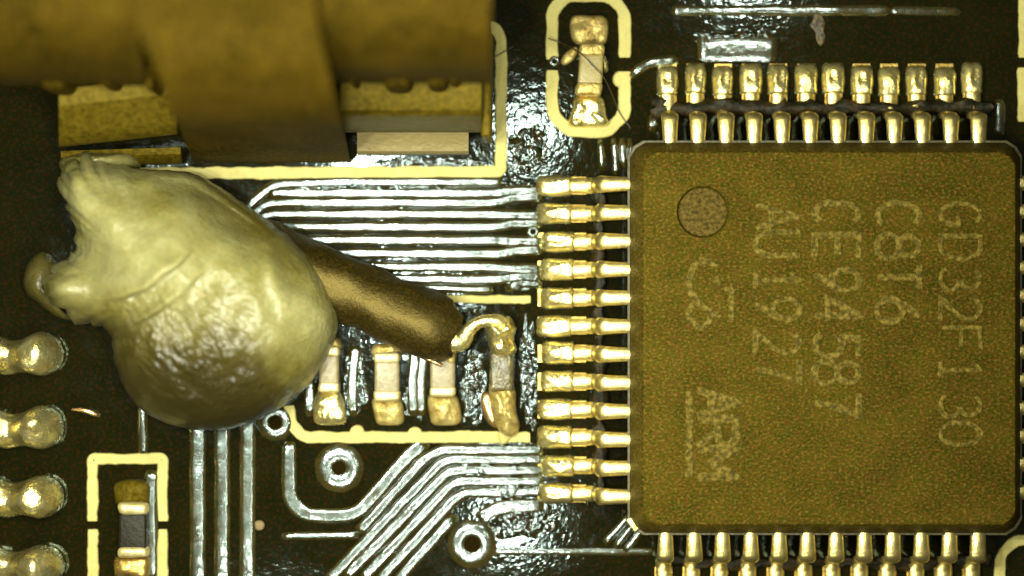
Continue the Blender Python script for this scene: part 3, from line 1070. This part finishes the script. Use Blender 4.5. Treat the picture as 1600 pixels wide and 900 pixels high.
def loft(name, sections, m, parent, smooth=40):
    """Sections: lists of world points with the same count, closed into one solid."""
    V, F = [], []
    k = len(sections[0])
    for s in sections:
        V += s
    for i in range(len(sections) - 1):
        for j in range(k):
            j2 = (j + 1) % k
            F.append((i * k + j, i * k + j2, (i + 1) * k + j2, (i + 1) * k + j))
    F.append(tuple(range(k)))
    F.append(tuple((len(sections) - 1) * k + j for j in range(k)))
    return mk(name, V, F, m, parent, smooth)


def profile_block(name, xl, xr, prof, m, parent, zb=0.0, nseg=2):
    """Extrude a (py, z) outline across; xl/xr give the pixel sides as functions of py."""
    secs = []
    for u in [i / nseg for i in range(nseg + 1)]:
        secs.append([W(xl(y) * (1 - u) + xr(y) * u, y, z) for y, z in prof])
    return loft(name, secs, m, parent, 40)


def rprof(y_top, z_top, y_mid, z_mid, y_front, z_front, n=7):
    """Roof from the back, a rounded shoulder, then a leaning front down to the base."""
    p = [(-60, 0.02), (-60, z_top)]
    for i in range(n + 1):
        a = i / n * math.pi / 2
        p.append((y_top + (y_mid - y_top) * math.sin(a), z_top - (z_top - z_mid) * (1 - math.cos(a))))
    p.append((y_front, z_front))
    if z_front > 0.3:
        p.append((y_front - 3, z_front - 0.15))
        p.append((y_front - 40, 0.02))
    return p


lin = lambda a, b: (lambda y: a + (b - a) * min(1, max(0, y / 250)))
profile_block('centre_post', lin(196, 302), lin(486, 548), rprof(40, 6.0, 200, 3.2, 254, 0.02), M['plastic'], con)
profile_block('housing', lambda y: -40, lambda y: 206 + 0.18 * max(0, y), rprof(0, 5.8, 126, 3.4, 134, 2.9), M['plastic'], con)
profile_block('housing', lin(498, 518), lambda y: 766, rprof(0, 5.8, 122, 3.4, 130, 2.9), M['plastic'], con)
slab('side_cheek', [(750, 40), (768, 40), (768, 214), (752, 214)], 0.05, 1.9, M['tab'], con, 0.06)
# ridges that break the housing front
for x, y, w, h in ((545, 108, 12, 20), (598, 116, 44, 12), (665, 114, 34, 14), (702, 106, 16, 20), (150, 112, 24, 14), (225, 118, 14, 18), (60, 118, 40, 12)):
    slab('moulded_rib', [(x, y - h), (x + w, y - h), (x + w, y + 22), (x, y + 22)], 2.0, 3.3, M['plastic'], con, 0.14)


def tab(x0, x1, prof, th, m, slant=0):
    secs = []
    for u in (0, 0.02, 0.98, 1):
        sh = 0.93 if u in (0, 1) else 1
        up = [W(x0 + (x1 - x0) * u, y - slant * u, z) for y, z in prof]
        dn = [(p[0], p[1] + 0.02, p[2] - th * sh) for p in reversed(up)]
        secs.append(up + dn)
    return loft('terminal', secs, m, con, 30)


tab(532, 752, [(122, 2.3), (150, 2.25), (172, 2.15), (180, 2.2), (184, 2.1), (200, 1.5), (207, 0.9)], 0.25, M['tab'])
tab(558, 732, [(204, 0.55), (212, 0.50), (222, 0.42), (236, 0.36), (241, 0.25)], 0.22, M['foot'])
tab(92, 276, [(140, 2.2), (166, 2.15), (172, 2.1), (205, 1.9), (226, 1.6), (230, 1.3)], 0.3, M['tab'], 20)
tab(95, 282, [(236, 0.7), (246, 0.66), (258, 0.5), (262, 0.3)], 0.25, M['tab'], 6)

# ------------------------------------------------------------------ loose bits
o = tube('copper_sliver', [W(112, 640, 0.10), W(130, 641, 0.12), W(146, 646, 0.10), W(156, 650, 0.05)], [0.012, 0.04, 0.045, 0.02], M['copper'], None, 8, 4)
tag(o, 'thin copper sliver lying to the right of a left edge solder joint', 'metal sliver')
o = tube('fibre', [W(856, 60, 0.10), W(880, 68, 0.10), W(908, 84, 0.50), W(926, 102, 0.50), (W(944, 122, 0.49)), W(958, 152, 0.20), W(968, 176, 0.06), W(985, 200, 0.04)], 0.009, M['hair'], None, 6, 6)
tag(o, 'fine dark hair lying across the small capacitor in the printed frame', 'hair')
o = tube('fibre', [W(768, 92, 0.08), W(782, 84, 0.06), W(796, 76, 0.05), W(802, 72, 0.04)], 0.008, M['hair'], None, 6, 4)
tag(o, 'short dark hair across the printed line right of the connector', 'hair')
o = blob('dust_speck', [(398, 816), (408, 813), (414, 820), (410, 828), (400, 828)], 0.06, 0.07, M['dust'], None, 14, 4, 0.03, 5)
tag(o, 'tan dust speck on the wide trace left of the looped trace', 'dust')
o = blob('flux_smear', [(1270, 30), (1272, 16), (1276, 4), (1282, 8), (1284, 24), (1290, 36), (1287, 48), (1290, 60), (1283, 72), (1276, 64), (1274, 50), (1266, 40)], 0.001, 0.010, M['smear'], None, 60, 6, 0.02, 9)
tag(o, 'tan smear of dried flux on the board above the top row of leads', 'flux')
